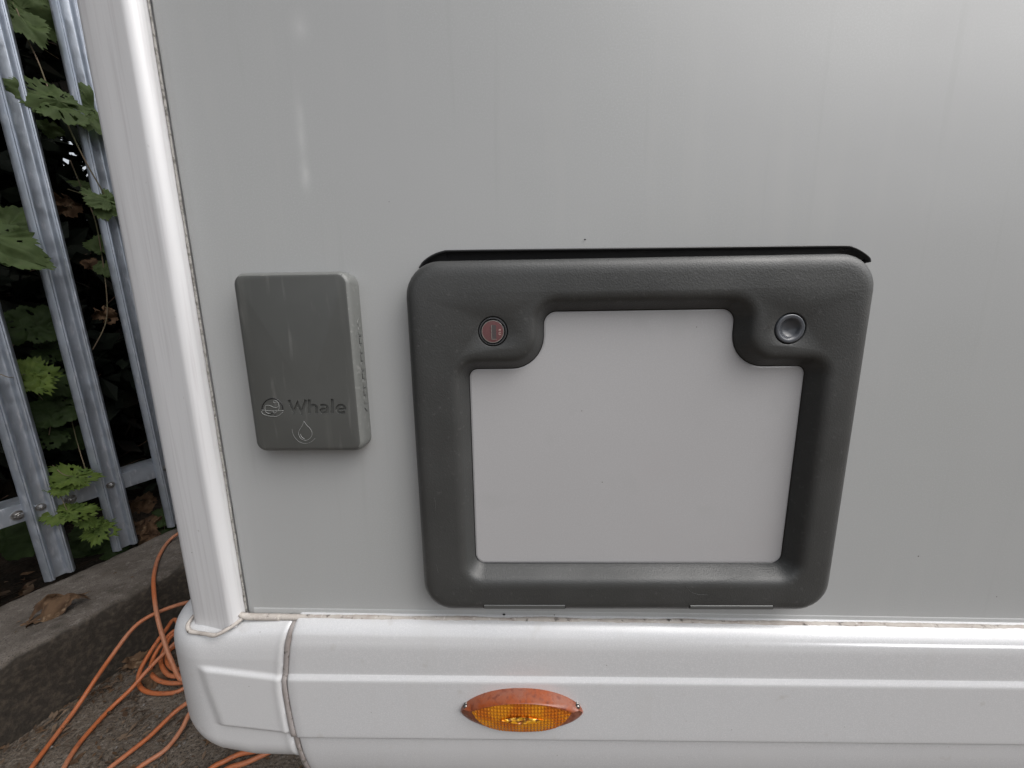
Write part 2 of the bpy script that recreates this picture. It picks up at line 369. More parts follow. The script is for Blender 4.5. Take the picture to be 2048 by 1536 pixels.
# grimy sealant bead between trim and panel
b = MB(); pts = []; rr = []
for i in range(420):
    z = -.268 + i*.0046
    pts.append(Vector((-.2591 + noise.noise(Vector((0, 0, z*60)))*.0004, -.0004, Z(z)))); rr.append(.0009 + .0004*noise.noise(Vector((3, 0, z*45))) + .0003*noise.noise(Vector((3, 9, z*260))))
b.tube(pts, rr, 8); b.build('edge_sealant', M['sealdark'], van)

# ---- joint line between corner bumper and skirt
JP = [P(x, y, .0165) for x, y in ((580, 1236), (577, 1262), (573, 1300), (570, 1340), (571, 1372), (577, 1410), (583, 1440), (589, 1466), (597, 1500), (607, 1536), (622, 1580), (640, 1640))]
JT = [(-p.z, p.x) for p in JP]
def jx(zw): return lerp(JT, -zw)
# ---- skirt
sp = catmull([Vector((d, z, 0)) for d, z in ((-.006,-.2715),(.002,-.2728),(.008,-.2750),(.0120,-.2785),(.0150,-.2840),(.0165,-.2910),(.0168,-.3000),(.0168,-.3120),(.0168,-.3190),(.0173,-.3208),(.0187,-.3236),(.0192,-.3254),(.0193,-.3300),(.0193,-.3550),(.0193,-.3840),(.0189,-.3862),(.0176,-.3874),(.0168,-.3884),(.0166,-.3960),(.0158,-.4120),(.0130,-.4320),(.0070,-.4520),(-.004,-.4680),(-.03,-.4750))], 4)
b = MB(); rows = []
xs = [0, .0012, .003] + [.01 + i*.03 for i in range(112)]
for p in sp:
    d, z = p.x, p.y; row = []
    for i, dx in enumerate(xs):
        x0 = jx(Z(z)) + .0022
        x = x0 + dx
        dz = (lerp(SEAM, x) + .2737) * sst(-.39, -.28, z) * (1 if z > -.285 else .5)
        row.append(Vector((x, -d + (.0025 if i == 0 else (.0006 if i == 1 else 0)), Z(z + dz))))
    rows.append(row)
b.grid(rows, flip=True); b.build('side_skirt', M['white'], van)
# ---- corner bumper
RAD = .060; CX = -.294; YF = -.0165
def path(s):     # s metres to the left of CX along the outline
    if s <= 0: return Vector((CX - s, YF)), Vector((0, -1))
    a = s / RAD
    if a < math.pi/2: return Vector((CX - RAD*math.sin(a), YF + RAD - RAD*math.cos(a))), Vector((-math.sin(a), -math.cos(a)))
    e = s - RAD*math.pi/2
    return Vector((CX - RAD, YF + RAD + e)), Vector((-1, 0))
PT = [P(400, 1334, .017), P(567, 1354, .017), P(440, 1449, .017), P(586, 1466, .017)]
PL = (P(399, 1345, .0165).x, P(436, 1445, .0165).x)
def raise_(s, z):
    x = CX - s
    zt = PT[0].z + (PT[1].z - PT[0].z) * (x - PT[0].x) / (PT[1].x - PT[0].x)
    zb = PT[2].z + (PT[3].z - PT[2].z) * (x - PT[2].x) / (PT[3].x - PT[2].x)
    u = (PT[0].z - z) / (PT[0].z - PT[2].z)
    xl = PL[0] + (PL[1] - PL[0]) * max(0, min(1, u))**1.3
    a = sst(zt + .0022, zt - .0030, z); c = sst(zb - .0012, zb + .0028, z); l = sst(xl - .0030, xl + .009, x)
    return .0024 * a * c * l
pr0 = catmull([Vector((o, z, 0)) for o, z in ((-.055,-.2770),(-.040,-.2772),(-.028,-.2776),(-.019,-.2785),(-.0125,-.2802),(-.0075,-.2832),(-.0035,-.2880),(-.0010,-.2950),(0,-.3040))], 4)
b = MB(); rows = []
zc = [('t', p.x, p.y) for p in pr0] + [('f', 0, i/70) for i in range(1, 70)] + [('b', 0, i/14) for i in range(0, 15)]
ss = [None] + [0.0]
def srow(kind, o, z):
    row = []
    svals = [-.09 + i*.0025 for i in range(0, 75)] + [.10 + i*.02 for i in range(12)]
    for i, s in enumerate(svals):
        zbot = lerp([(-.09, -.433), (-.06, -.4330), (-.03, -.4325), (0, -.4260), (.03, -.416), (.06, -.408), (.3, -.408)], s)
        rb = .034
        if kind == 't': oo, zz = o, z + .0085 * sst(.05, -.07, s) * (1 if z > -.283 else sst(-.306, -.283, z)) * .9
        elif kind == 'f': oo, zz = 0, -.304 + (zbot + rb + .304) * z
        else:
            a = z * R(88); oo, zz = -rb * (1 - math.cos(a)) * .9, zbot + rb - rb * math.sin(a)
        row.append((s, oo, zz))
    return row
def trimrow(row):
    out = []
    for (s, oo, zz) in row:
        smin = CX - (jx(Z(zz)) - .0020)
        s2 = max(s, smin)
        out.append((s2, oo, zz, s2 - smin))
    return out
for kd, o, z in zc:
    rr_ = []
    for s, oo, zz, e in trimrow(srow(kd, o, z)):
        p, n = path(s)
        q = oo + raise_(s, Z(zz)) - .0022 * math.exp(-(e/.0016)**2) + .0007 * math.exp(-((e-.004)/.003)**2)
        rr_.append(Vector((p.x + n.x*q, p.y + n.y*q, Z(zz))))
    rows.append(rr_)
b.grid(rows); b.build('corner_bumper', M['white'], van)
# ---- sealant: horizontal seam, vertical joint, around the trim foot
b = MB(); pts = []; rr = []
for i in range(900):
    x = -.2600 + i*.0018 if i < 640 else -.26 + 640*.0018 + (i-640)*.008
    z = lerp(SEAM, x) - .0014
    pts.append(Vector((x, -.0035 + .0006*noise.noise(Vector((x*30, 5, 0))), Z(z)))); rr.append(.0027 + .0007*noise.noise(Vector((x*24, 0, 0))) + .0003*noise.noise(Vector((x*190, 0, 0))))
b.tube(pts, rr, 8)
b.build('seam_sealant', M['sealant'], van)
b = MB()
pts = [Vector((p.x + .0003*noise.noise(p*90), -.0142, p.z)) for p in catmull([P(584, 1232, .0165)] + JP[1:], 8)]
# follow the depth of the skirt profile
dt = [(-p.y, p.x) for p in sp]
pts = [Vector((p.x, -(lerp(dt, CAMZ - p.z)) + .0012, p.z)) for p in pts]
b.tube(pts, [.0026 + .0020*math.exp(-i/5.0) + .0005*noise.noise(p*70) for i, p in enumerate(pts)], 8, flat=.5, flat_dir=(0, -1, 0))
b.build('joint_sealant', M['jointseal'], van)
b = MB()
foot = catmull([Vector((-.3150, .004, Z(-.2765))), Vector((-.3140, -.004, Z(-.2785))), Vector((-.309, -.0085, Z(-.2812))), Vector((-.300, -.0108, Z(-.2812))), Vector((-.289, -.0138, Z(-.2795))), Vector((-.278, -.0160, Z(-.2785))), Vector((-.270, -.0140, Z(-.2755))), Vector((-.263, -.0090, Z(-.2725))), Vector((-.258, -.004, Z(-.2690)))], 8)
b.tube(foot, [.0017 + .0005*noise.noise(p*110) for p in foot], 8)
blob = catmull([Vector((-.2615, -.006, Z(-.2655))), Vector((-.2585, -.0045, Z(-.2690))), Vector((-.252, -.0042, Z(-.2702))), Vector((-.243, -.0040, Z(-.2706))), Vector((-.225, -.0035, Z(-.2712)))], 6)
b.tube(blob, [.0020, .0021, .0022, .0024, .0026, .0028, .0029, .0030] + [.0031]*17, 8)
b.build('foot_sealant', M['sealant'], van)

# ---- service door
DX0, DX1, DZ0, DZ1 = -.0865, .2625, -.2535, .0440
outer = [(DX0, DZ0, .026), (DX1, DZ0, .027), (DX1, DZ1-.001, .027), (DX0, DZ1-.001, .027)]
inner = [(-.0411, -.2145, .009), (.2262, -.2150, .009), (.2262, -.0405, .007), (.1672, -.0405, .0255), (.1672, .0046, .010), (.0190, .0046, .010), (.0190, -.0400, .0255), (-.0411, -.0400, .007)]
door = bpy.data.objects.new('service_door', None); C.objects.link(door); door.parent = van; door.location = (0, 0, 0); door.empty_display_size = .05
T = .0183
def loop3(vs, off, d): return [Vector((p.x, -d, Z(p.y))) for p in rpoly(vs, off)]
b = MB()
rows = [loop3(outer, o, d) for o, d in ((0,0),(0,.0085),(-.0003,.0110),(-.0010,.0132),(-.0022,.0150),(-.0040,.0165),(-.0062,.0175),(-.0090,.0181),(-.0125,T))]
b.grid(rows, closed=True); LO = rows[-1]
ip = [(0,.0040),(.0005,.0054),(.0020,.0080),(.0040,.0112),(.0056,.0138),(.0070,.0157),(.0086,.0170),(.0106,.0179),(.0135,T)]
rows = [loop3(inner, o, d) for o, d in ip]
b.grid(rows, closed=True, flip=True); LI = rows[-1]
LK = (-.0201, -.0100); BT = (.2012, -.0110)
def circ(c, r, d, n=48): return [Vector((c[0] + r*math.cos(2*math.pi*i/n), -d, Z(c[1] + r*math.sin(2*math.pi*i/n)))) for i in range(n)]
c1 = circ(LK, .0118, T); c2 = circ(BT, .0122, T)
vs = LO + LI + c1 + c2
tri = tessellate_polygon([[Vector((p.x, p.z, 0)) for p in L_] for L_ in (LO, LI, c1, c2)])
fs = []
for t_ in tri:
    a, b2, c_ = [vs[i] for i in t_]
    cr2 = (b2.x-a.x)*(c_.z-a.z) - (b2.z-a.z)*(c_.x-a.x)
    fs.append(tuple(t_) if cr2 > 0 else tuple(reversed(t_)))
b.add(vs, fs)
for c_, r_ in ((LK, .0118), (BT, .0122)):                # rounded mouths of the two holes
    b.grid([circ(c_, r_, T), circ(c_, r_-.0004, T-.0002), circ(c_, r_-.0007, T-.0010), circ(c_, r_-.0007, T-.010)], closed=True)
bm = bmesh.new(); mt_ = bpy.data.meshes.new('t'); mt_.from_pydata(b.v, [], b.f); bm.from_mesh(mt_)
bmesh.ops.remove_doubles(bm, verts=bm.verts, dist=.00002); bmesh.ops.recalc_face_normals(bm, faces=bm.faces)
me = bpy.data.meshes.new('door_frame'); bm.to_mesh(me); bm.free(); me.materials.append(M['door'])
me.polygons.foreach_set('use_smooth', [True]*len(me.polygons)); me.set_sharp_from_angle(angle=R(50))
o = bpy.data.objects.new('door_frame', me); C.objects.link(o); o.parent = door
# infill panel
lo = [Vector((p.x, -.0036, Z(p.y))) for p in rpoly(inner, .002)]
lo2 = [Vector((p.x, -.0042, Z(p.y))) for p in rpoly(inner, -.0009)]; lo3 = [Vector((p.x, -.0045, Z(p.y))) for p in rpoly(inner, -.0016)]
b = MB(); b.grid([lo, lo2, lo3], closed=True, flip=False)
tri = tessellate_polygon([[Vector((p.x, p.z, 0)) for p in lo3]])
fs = []
for t_ in tri:
    a, b2, c_ = [lo3[i] for i in t_]; cr2 = (b2.x-a.x)*(c_.z-a.z) - (b2.z-a.z)*(c_.x-a.x)
    fs.append(tuple(t_) if cr2 > 0 else tuple(reversed(t_)))
b.add(lo3, fs); b.build('infill_panel', M['infill'], door, ang=40)
b = MB(); rows = [loop3(inner, o_, d_) for o_, d_ in ((.0015, .0046), (-.0003, .0047), (-.0005, .0038))]
b.grid(rows, closed=True, flip=True); b.build('infill_gasket', M['black'], door)
# lock
b = MB()
def lathe(mb, c, prof, m=0, n=48):
    rows = [circ(c, r, d, n) for r, d in prof if r > 0]
    mb.grid(rows, closed=True, m=m, flip=True)
    mb.add(rows[-1], [tuple(range(n))], m)
lathe(b, LK, [(.0105, .009), (.0105, T-.0004), (.0102, T+.0002), (.0098, T+.0002), (.0094, T-.0004), (.0092, .012)], 0)
lathe(b, LK, [(.0088, .010), (.0087, T+.0004), (.0084, T+.0008), (.0079, T+.0008)], 1)
b.add(circ(LK, .00795, T+.0009), [tuple(range(48))], 2)
kx, kz = LK[0] + .0003, LK[1]
b.box((kx-.0010, -T-.0011, Z(kz-.0055)), (kx+.0022, -T-.0008, Z(kz+.0048)), 3)
b.box((kx-.0014, -T-.0015, Z(kz-.0056)), (kx-.0010, -T-.0008, Z(kz+.0048)), 1)
b.box((kx-.0014, -T-.0015, Z(kz-.0060)), (kx+.0022, -T-.0008, Z(kz-.0056)), 1)
for kx2, kz2, w2, h2 in ((.0043, .0012, .0018, .0005), (.0043, .0006, .0005, .0010), (.0052, .0002, .0005, .0010), (.0043, -.0012, .0018, .0005), (.0043, -.0026, .0005, .0020), (.0043, -.0026, .0018, .0005)):
    b.box((LK[0]+kx2, -T-.0012, Z(LK[1]+kz2)), (LK[0]+kx2+w2, -T-.0009, Z(LK[1]+kz2+h2)), 4)
b.build('lock', [M['ring'], M['chrome'], M['lockface'], M['slot'], M['lockmark']], door, ang=40)
for c_, r_ in ((LK, .0125), (BT, .0129)):
    b = MB(); b.add(circ(c_, r_, .0095), [tuple(range(48))]); b.build('hole_back', M['void'], door, smooth=False)
b = MB()
lathe(b, (BT[0], BT[1]), [(.0108, .009), (.0107, T-.0006), (.0104, T+.0001), (.0098, T+.0003), (.0082, T+.0001), (.0076, T-.0003), (.0068, T-.0016), (.0055, T-.0029), (.0038, T-.0038), (.0018, T-.0043), (.0004, T-.0044)])
b.build('push_button', M['button'], door, ang=60)
# hinge covers at the foot of the door
for xa, xb in ((P(968, 1208, .012).x, P(1130, 1208, .012).x), (P(1372, 1208, .012).x, P(1537, 1208, .012).x)):
    b = MB(); z0 = Z(DZ0 + .0050); z1 = z0 + .0036
    b.box((xa+.0008, -.0186, z0), (xb-.0008, -.004, z1-.0006))
    b.add([(xa+.0008, -.0186, z1-.0006), (xb-.0008, -.0186, z1-.0006), (xb-.0008, -.0176, z1), (xa+.0008, -.0176, z1)], [(0,1,2,3)])
    b.box((xa, -.0180, z0+.0001), (xb, -.003, z1+.0006), 1)
    b.build('hinge_cover', [M['hinge'], M['black']], door, smooth=False)  # paler plastic carries the painted edge highlight of the covers
# outer rim that shows as a black eyebrow over the door
up = catmull([P(x, y, .005) for x, y in ((838, 536), (846, 524), (862, 512), (885, 503), (915, 501), (1100, 498.5), (1300, 496), (1500, 493.5), (1680, 491.5), (1706, 494), (1725, 503), (1740, 515), (1742, 524))], 6)
b = MB(); rows = []
n_ = len(up)
for i, p in enumerate(up):
    t_ = (up[min(i+1, n_-1)] - up[max(i-1, 0)]).normalized(); nn = Vector((t_.z, 0, -t_.x))   # towards the door
    rows.append([p + Vector((0, .006, 0)) - nn*.0006, p + Vector((0, .0006, 0)) - nn*.0006, p - nn*.0002, p + Vector((0, 0, 0)) + nn*.0006, p + Vector((0, .0008, 0)) + nn*.0012, p + Vector((0, .0045, 0)) + nn*.0016, p + Vector((0, .0046, 0)) + nn*.012])
b.grid(rows); b.build('door_rim', M['black'], van)

for pts_ in (((1372, 1172), (1382, 1184), (1398, 1189), (1415, 1190)), ((1420, 1163), (1440, 1163), (1460, 1158), (1488, 1151)), ((868, 995), (871, 1008), (870, 1022)), ((872, 1128), (875, 1140), (876, 1146))):
    b = MB(); b.tube(catmull([P(x, y, T + .0001) for x, y in pts_], 5), .00011, 5); b.build('scratch', M['hinge'], door)
# ---- water socket cover
cov = bpy.data.objects.new('socket_cover', None); C.objects.link(cov); cov.parent = van; cov.empty_display_size = .05
CD = .0165
cl = P(463, 700, CD).x + .0; 
TL = P(463, 548, CD); TR = P(701, 548, CD); BR = P(724, 905, CD); BL = P(508, 905, CD)
x0, x1, z0, z1 = TL.x + .0006, (TR.x+BR.x)/2, BL.z - CAMZ, TL.z - CAMZ
x0 = (TL.x + BL.x)/2
cpoly = [(x0, z0, .0085), (x1, z0, .0085), (x1, z1, .0085), (x0, z1, .0085)]
def coverloop(off, d):
    out = []
    for p in rpoly(cpoly, off, 12):
        zz = p.y + (.0034 * (1 - ((p.x - (x0+x1)/2) / ((x1-x0)/2))**2) if p.y > (z0+z1)/2 else 0)
        out.append(Vector((p.x, -d, Z(zz))))
    return out
b = MB(); rows = [coverloop(o_, d_) for o_, d_ in ((.0002, 0), (.0002, .002), (0, .0120), (-.0004, .0138), (-.0014, .0153), (-.0027, .0162), (-.0040, .0165))]
rows_in = coverloop(-.0040, .0165); back = coverloop(-.006, .0002)
b.grid(rows, closed=True); nf = len(b.v)
b.add(rows_in, [tuple(range(len(rows_in)))]); b.add(rows[0], [tuple(reversed(range(len(rows[0]))))])
bm = bmesh.new(); mt_ = bpy.data.meshes.new('t'); mt_.from_pydata(b.v, [], b.f); bm.from_mesh(mt_)
bmesh.ops.remove_doubles(bm, verts=bm.verts, dist=.00002); bmesh.ops.recalc_face_normals(bm, faces=bm.faces)
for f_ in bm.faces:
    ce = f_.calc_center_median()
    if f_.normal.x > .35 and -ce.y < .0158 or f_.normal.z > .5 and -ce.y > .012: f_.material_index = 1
me = bpy.data.meshes.new('cover_lid'); bm.to_mesh(me); bm.free(); me.materials.append(M['cover']); me.materials.append(M['coverpale'])
lid = bpy.data.objects.new('cover_lid', me); C.objects.link(lid); lid.parent = cov
# engraved word: cut out of the lid
WL = P(577, 826, CD); WR = P(691, 826, CD); WT = P(600, 799, CD)
nm = me
def ribbon(px_pts, wpx, k):
    q = [P(x, y, CD) for x, y in px_pts]
    if k: q = catmull(q, k)
    q = [Vector((p.x, p.z)) for p in q]; hw = wpx * .000192; L_, R_ = [], []
    for i, p in enumerate(q):
        t0 = (q[i] - q[i-1]).normalized() if i else (q[1] - q[0]).normalized()
        t1 = (q[i+1] - q[i]).normalized() if i < len(q)-1 else t0
        n0 = Vector((-t0.y, t0.x)); n1 = Vector((-t1.y, t1.x)); m_ = (n0 + n1).normalized(); w_ = hw / max(.45, m_.dot(n0))
        L_.append(p + m_*w_); R_.append(p - m_*w_)
    loop = L_ + R_[::-1]; n = len(q); f = []; ya, yb_ = -CD - .0010, -CD + .0013
    vs = [(p.x, ya, p.y) for p in loop] + [(p.x, yb_, p.y) for p in loop]; N2 = 2*n
    for i in range(n-1):
        a_, b_2, c_, d_ = i, i+1, N2-2-i, N2-1-i
        f.append((a_, b_2, c_, d_)); f.append((d_+N2, c_+N2, b_2+N2, a_+N2))
    for i in range(N2): j = (i+1) % N2; f.append((i, i+N2, j+N2, j))
    m_ = bpy.data.meshes.new('cutm'); m_.from_pydata(vs, [], f); bb_ = bmesh.new(); bb_.from_mesh(m_); bmesh.ops.recalc_face_normals(bb_, faces=bb_.faces); bb_.to_mesh(m_); bb_.free(); return m_
strokes = [([(578, 800), (587, 825), (595, 807), (603, 825), (612, 800)], 6.6, 0), ([(618.5, 799), (618.5, 827)], 6.2, 0), ([(618.5, 817), (622, 812), (627, 810.5), (632, 813), (633, 818), (633, 827)], 6.0, 4),
    ([(640.5, 812), (645, 810.2), (651, 811), (654.5, 815), (654.5, 821), (654.7, 827)], 5.4, 4), ([(654, 817.5), (646, 817.8), (641, 821), (643.5, 825), (649, 825), (654, 822)], 4.8, 4),
    ([(664.5, 798), (664.5, 827)], 6.4, 0), ([(674, 818), (690.5, 818)], 4.4, 0), ([(690, 819), (688.5, 813), (682, 810), (676, 812.5), (673.5, 818), (676, 823.5), (682, 825.8), (690, 824)], 5.4, 4)]
for pts_, w_, k_ in strokes:
    lid.data = nm; cut = bpy.data.objects.new('cut', ribbon(pts_, w_, k_)); C.objects.link(cut)
    md = lid.modifiers.new('b', 'BOOLEAN'); md.operation = 'DIFFERENCE'; md.object = cut; md.solver = 'MANIFOLD'
    bpy.context.view_layer.update(); dg = bpy.context.evaluated_depsgraph_get()
    t2 = bpy.data.meshes.new_from_object(lid.evaluated_get(dg))
    lid.modifiers.clear(); bpy.data.objects.remove(cut)
    print('stroke', len(nm.vertices), len(t2.vertices))
    if len(t2.vertices) > len(nm.vertices): nm = t2
lid.data = nm
nm.polygons.foreach_set('use_smooth', [abs(p.normal.y) < .999 for p in nm.polygons]); nm.set_sharp_from_angle(angle=R(28))
# round emblem and water drop as fine raised lines
def line(mb, pts, r=.00028, m=0, smoothn=6):
    q = catmull([P(x, y, CD + .00005) for x, y in pts], smoothn); mb.tube(q, r, 6, m)
b = MB()
def E(cx, cy, rx, ry, a0, a1, n=16): return [(cx + rx*math.cos(R(a0+(a1-a0)*i/n)), cy + ry*math.sin(R(a0+(a1-a0)*i/n))) for i in range(n+1)]
line(b, E(545, 819, 21, 22, 180, 360), m=1, r=.0004)
line(b, [(523, 820), (534, 821), (547, 822), (567, 821)], m=0)
line(b, [(523, 823), (526, 828), (534, 831), (545, 833), (556, 832), (566, 824)], m=0)
line(b, [(531, 811), (539, 811), (546, 814), (553, 815), (557, 812), (557, 807), (553, 802), (549, 801), (547, 804), (550, 806), (554, 804), (556, 799)], m=0)
line(b, [(531, 811), (530, 817), (532, 824), (538, 827), (546, 827), (554, 823), (558, 817), (558, 810)], m=0)
line(b, [(533, 826), (540, 828), (548, 826), (551, 830)], m=1, r=.0004)
line(b, [(546, 823), (549, 829)], m=0)
b.build('emblem', [M['mark'], M['black']], cov)
b = MB()
line(b, [(607.5, 842), (605, 850), (600, 858), (597, 866), (600, 875), (607, 880), (615, 880), (622, 874), (624, 866), (620, 857), (613, 850), (607.5, 842)], r=.00022)
line(b, [(601, 868), (603, 874), (609, 878)], r=.0003)
line(b, [(584, 858), (586, 868), (592, 878), (601, 885), (611, 887), (622, 884), (630, 877)], r=.00014)
b.build('drop_symbol', M['mark'], cov)
# moulded arrow marks down the right-hand flank of the cover
b = MB(); xr = x1 + .00015
def side(pts, r=.00035, m=0): b.tube([Vector((xr, -d_, Z(z_))) for d_, z_ in pts], r, 5, m)
ztop = P(716, 634, .008).z - CAMZ; zbt = P(728, 825, .008).z - CAMZ
side([(.0042, ztop), (.0085, ztop-.004), (.0085, ztop-.006), (.0062, ztop-.006)])
n_ = 9; st = (ztop - .008 - zbt - .006) / n_
for i in range(n_):
    za = ztop - .008 - i*st
    side([(.0040, za), (.0075, za), (.0075, za-st*.85), (.0040, za-st*.85)], .0003, i % 2)
side([(.0085, zbt+.004), (.0042, zbt)], m=1)
b.build('flank_mark', [M['coverpale'], M['black']], cov)

# ---- marker lamp
lamp = bpy.data.objects.new('marker_lamp', None); C.objects.link(lamp); lamp.parent = van; lamp.empty_display_size = .03
LD = .0193
a_ = P(921, 1420, LD); c_ = P(1166, 1420, LD); tt = P(1043, 1376, LD); bb = P(1043, 1461, LD)
lx0, lx1 = a_.x, c_.x; lzt, lzb = tt.z, bb.z; lzm = P(921, 1421, LD).z
def outl(u, top):      # outline height at u in -1..1
    h = max(0, 1 - abs(u)**2.1)**.62
    return lzm + (lzt - lzm if top else lzb - lzm) * h
U = 140
def xx(u): return (lx0+lx1)/2 + (lx1-lx0)/2*u
DH = .0110
hz0 = P(1043, 1404, LD + DH).z; hz1 = P(950, 1421, LD + .006).z
UL = .82
def hood_line(u):      # lower lip of the hood, u over the whole lamp
    return hz1 + (hz0 - hz1) * max(0, 1 - abs(u/UL)**2.2)
def capd(u): return .12 + .88*max(0, 1 - abs(u)**2.3)**.8
def dlens(u, v): return LD + .0012 + (DH*capd(u) - .0016) * max(0, 1 - v**1.7)**.8
b = MB(); rows = []
for j in range(26):
    v = j/25; row = []
    for i in range(U+1):
        u = -1 + 2*i/U; t = outl(u, True); z = t + (min(t, hood_line(u)) - t) * v
        row.append(Vector((xx(u), -(LD + .0012 + (DH*capd(u) + .0006) * math.sin(min(1, v*1.1) * math.pi/2)**.75), z)))
    rows.append(row)
for j in range(1, 22):
    v = j/21; row = []
    for i in range(U+1):
        u = -1 + 2*i/U; t = max(hood_line(u), outl(u, False)); bo = outl(u, False); t = min(t, outl(u, True))
        e_ = sst(UL - .03, UL + .05, abs(u))
        row.append(Vector((xx(u), -(dlens(u, v) - .0008 + .0014*e_*(1-v)), t + (bo - t)*v)))
    rows.append(row)
rows.append([p + Vector((0, .0016, 0)) for p in rows[-1]])
b.grid(rows, flip=True)
top = [Vector((xx(-1+2*i/U), -LD-.0012, outl(-1+2*i/U, True))) for i in range(U+1)]
b.grid([[p + Vector((0, .006, 0)) for p in top], top], flip=True)
b.build('lamp_housing', M['hood'], lamp, ang=60)
ezc = P(1043, 1438, LD + .0075).z; exc = xx(0) + .0004
b = MB(); rows = []; UN, VN = 300, 90
def lens_z(u0, v):
    u = u0*UL; t = hood_line(u) - .0002; bo = outl(u, False) + .0012
    bo = t + (bo - t) * (1 - abs(u0)**7)
    return t + (bo - t) * v
def lens_v(u, z):
    t = hood_line(u); bo = outl(u, False)
    return max(0, min(1, (z - t) / min(-.0001, bo - t)))
for j in range(VN+1):
    v = j/VN; row = []
    for i in range(UN+1):
        u0 = -1 + 2*i/UN; u = u0*UL; z = lens_z(u0, v); x = xx(u)
        d = dlens(u, lens_v(u, z)) + .0002
        e = abs((x - exc)/.0195)**1.55 + abs((z - ezc)/.0052)**1.55
        if e > 1.08 and 1 < j < VN-1: d += .0011 * abs(math.sin(x*math.pi/.0030)) * abs(math.sin(z*math.pi/.0042)) - .0005
        elif e <= 1: d -= .0010
        row.append(Vector((x, -d, z)))
    rows.append(row)
b.grid(rows, flip=True); b.build('lens', M['amber'], lamp, smooth=True)
b = MB(); rows = []
for j in range(25):
    v = -1 + j/12; row = []
    for i in range(61):
        u = -1 + i/30; x = exc + u*.0193; z = ezc + v*.0050*(1 - abs(u)**1.7)
        d = dlens((x - xx(0))/((lx1-lx0)/2), lens_v(0, z)) - .0004
        d += .0012 * math.sin(u*9.0)**2 * (1 - v*v) * (1 - u*u) + .0008*(abs(v) > .85) + .0006*math.cos(v*6)
        row.append(Vector((x, -d, z)))
    rows.append(row)
b.grid(rows, flip=True); b.build('bulb_window', M['bulb'], lamp, ang=25)
for px_, sd in ((932, -1), (1155, 1)):
    uu = -.90 if sd < 0 else .90; zc_ = P(px_, 1418.5, LD + .0050).z
    yb = LD + .0012 + DH*capd(uu) - .0020; b = MB(); cc = (xx(uu), zc_ - CAMZ)
    lathe(b, cc, [(.0024, yb-.0010), (.0024, yb-.0004), (.0023, yb-.0002)], 1, 24)
    lathe(b, cc, [(.0019, yb-.006), (.0021, yb+.0002), (.0018, yb+.0006), (.0010, yb+.0009), (.0002, yb+.0010)], 0, 24)
    b.box((cc[0]-.0013, -yb-.0012, zc_-.00028), (cc[0]+.0013, -yb-.0006, zc_+.00028), 1)
    b.box((cc[0]-.00028, -yb-.00121, zc_-.0013), (cc[0]+.00028, -yb-.0006, zc_+.0013), 1)
    b.build('screw', [M['screw'], M['black']], lamp, ang=40)

# ================================================================ FENCE
fence = empty('palisade_fence', FC(-1.86, 1.1, 0), 'galvanised steel palisade fence of ribbed upright pales bolted to a low angle rail', 'fence')
pw = [(-.0345,-.004),(-.0345,.0015),(-.0315,.0045),(-.0280,.0120),(-.0245,.0150),(-.0218,.0132),(-.0195,.0155),(-.0168,.0140),(-.0140,.0070),(-.0118,.0012),(-.0098,0)]
pw = pw + [(-a, d) for a, d in reversed(pw)]
LEAN = .0205
def fpt(s, off, z): return FC(-1.86, s - LEAN*(z - .23) + 0, z) + ND*off
for n in range(-3, 9):
    sc = 1.1065 + .1625*n; b = MB(); rows = []
    tw = rnd.uniform(-.02, .02)
    for z in [CAMZ - .803 + i*.06 for i in range(36)]:
        rows.append([fpt(sc + a, d + a*tw + .002, z) for a, d in pw])
    nb = len(pw)
    b.grid(rows); 
    rows2 = [[fpt(sc + a*.97, d - .0028 + a*tw + .002, z) for a, d in pw] for z in [CAMZ - .803 + i*.06 for i in range(36)]]
    b.grid(rows2, flip=True)
    b.grid([rows[0], rows2[0]])
    b.build('pale', M['galv'], fence, ang=70)
b = MB()
RZ = CAMZ - .533
def seg(p0, p1):
    pass
rows = []
for s in [.40 + i*.12 for i in range(19)]:
    rows.append([FC(-1.86, s, z) + ND*o_ for o_, z in ((-.0030, RZ-.056), (.0, RZ-.056), (.0, RZ-.004), (-.0012, RZ-.001), (-.004, RZ), (-.085, RZ), (-.085, RZ-.004), (-.006, RZ-.005), (-.003, RZ-.008), (-.003, RZ-.056))])
b.grid(rows); b.build('rail', M['galv'], fence, ang=30)
def hexbolt(c, r, h, washer=True):
    b = MB()
    def ring(rad, hh, n): return [c + UD*rad*math.cos(2*math.pi*i/n+.3) + Vector((0,0,1))*rad*math.sin(2*math.pi*i/n+.3) + ND*hh for i in range(n)]
    if washer:
        b.grid([ring(r*1.55, 0, 24), ring(r*1.55, .0018, 24), ring(.001, .0019, 24)], closed=True)
    b.grid([ring(r, 0, 6), ring(r, h*.85, 6), ring(r*.86, h, 6), ring(.0005, h, 6)], closed=True)
    b.grid([ring(r*.52, h*.9, 14), ring(r*.52, h*1.5, 14), ring(r*.42, h*1.6, 14), ring(.0004, h*1.6, 14)], closed=True)
    b.build('bolt', M['bolt'], fence, ang=40)
for n in range(-3, 9): hexbolt(fpt(1.1065 + .1625*n, .002, CAMZ-.561), .0075, .008)
for s, z in ((1.0560, -.5645), (1.1660, -.5665)): hexbolt(FC(-1.86, s, CAMZ + z), .0095, .009)

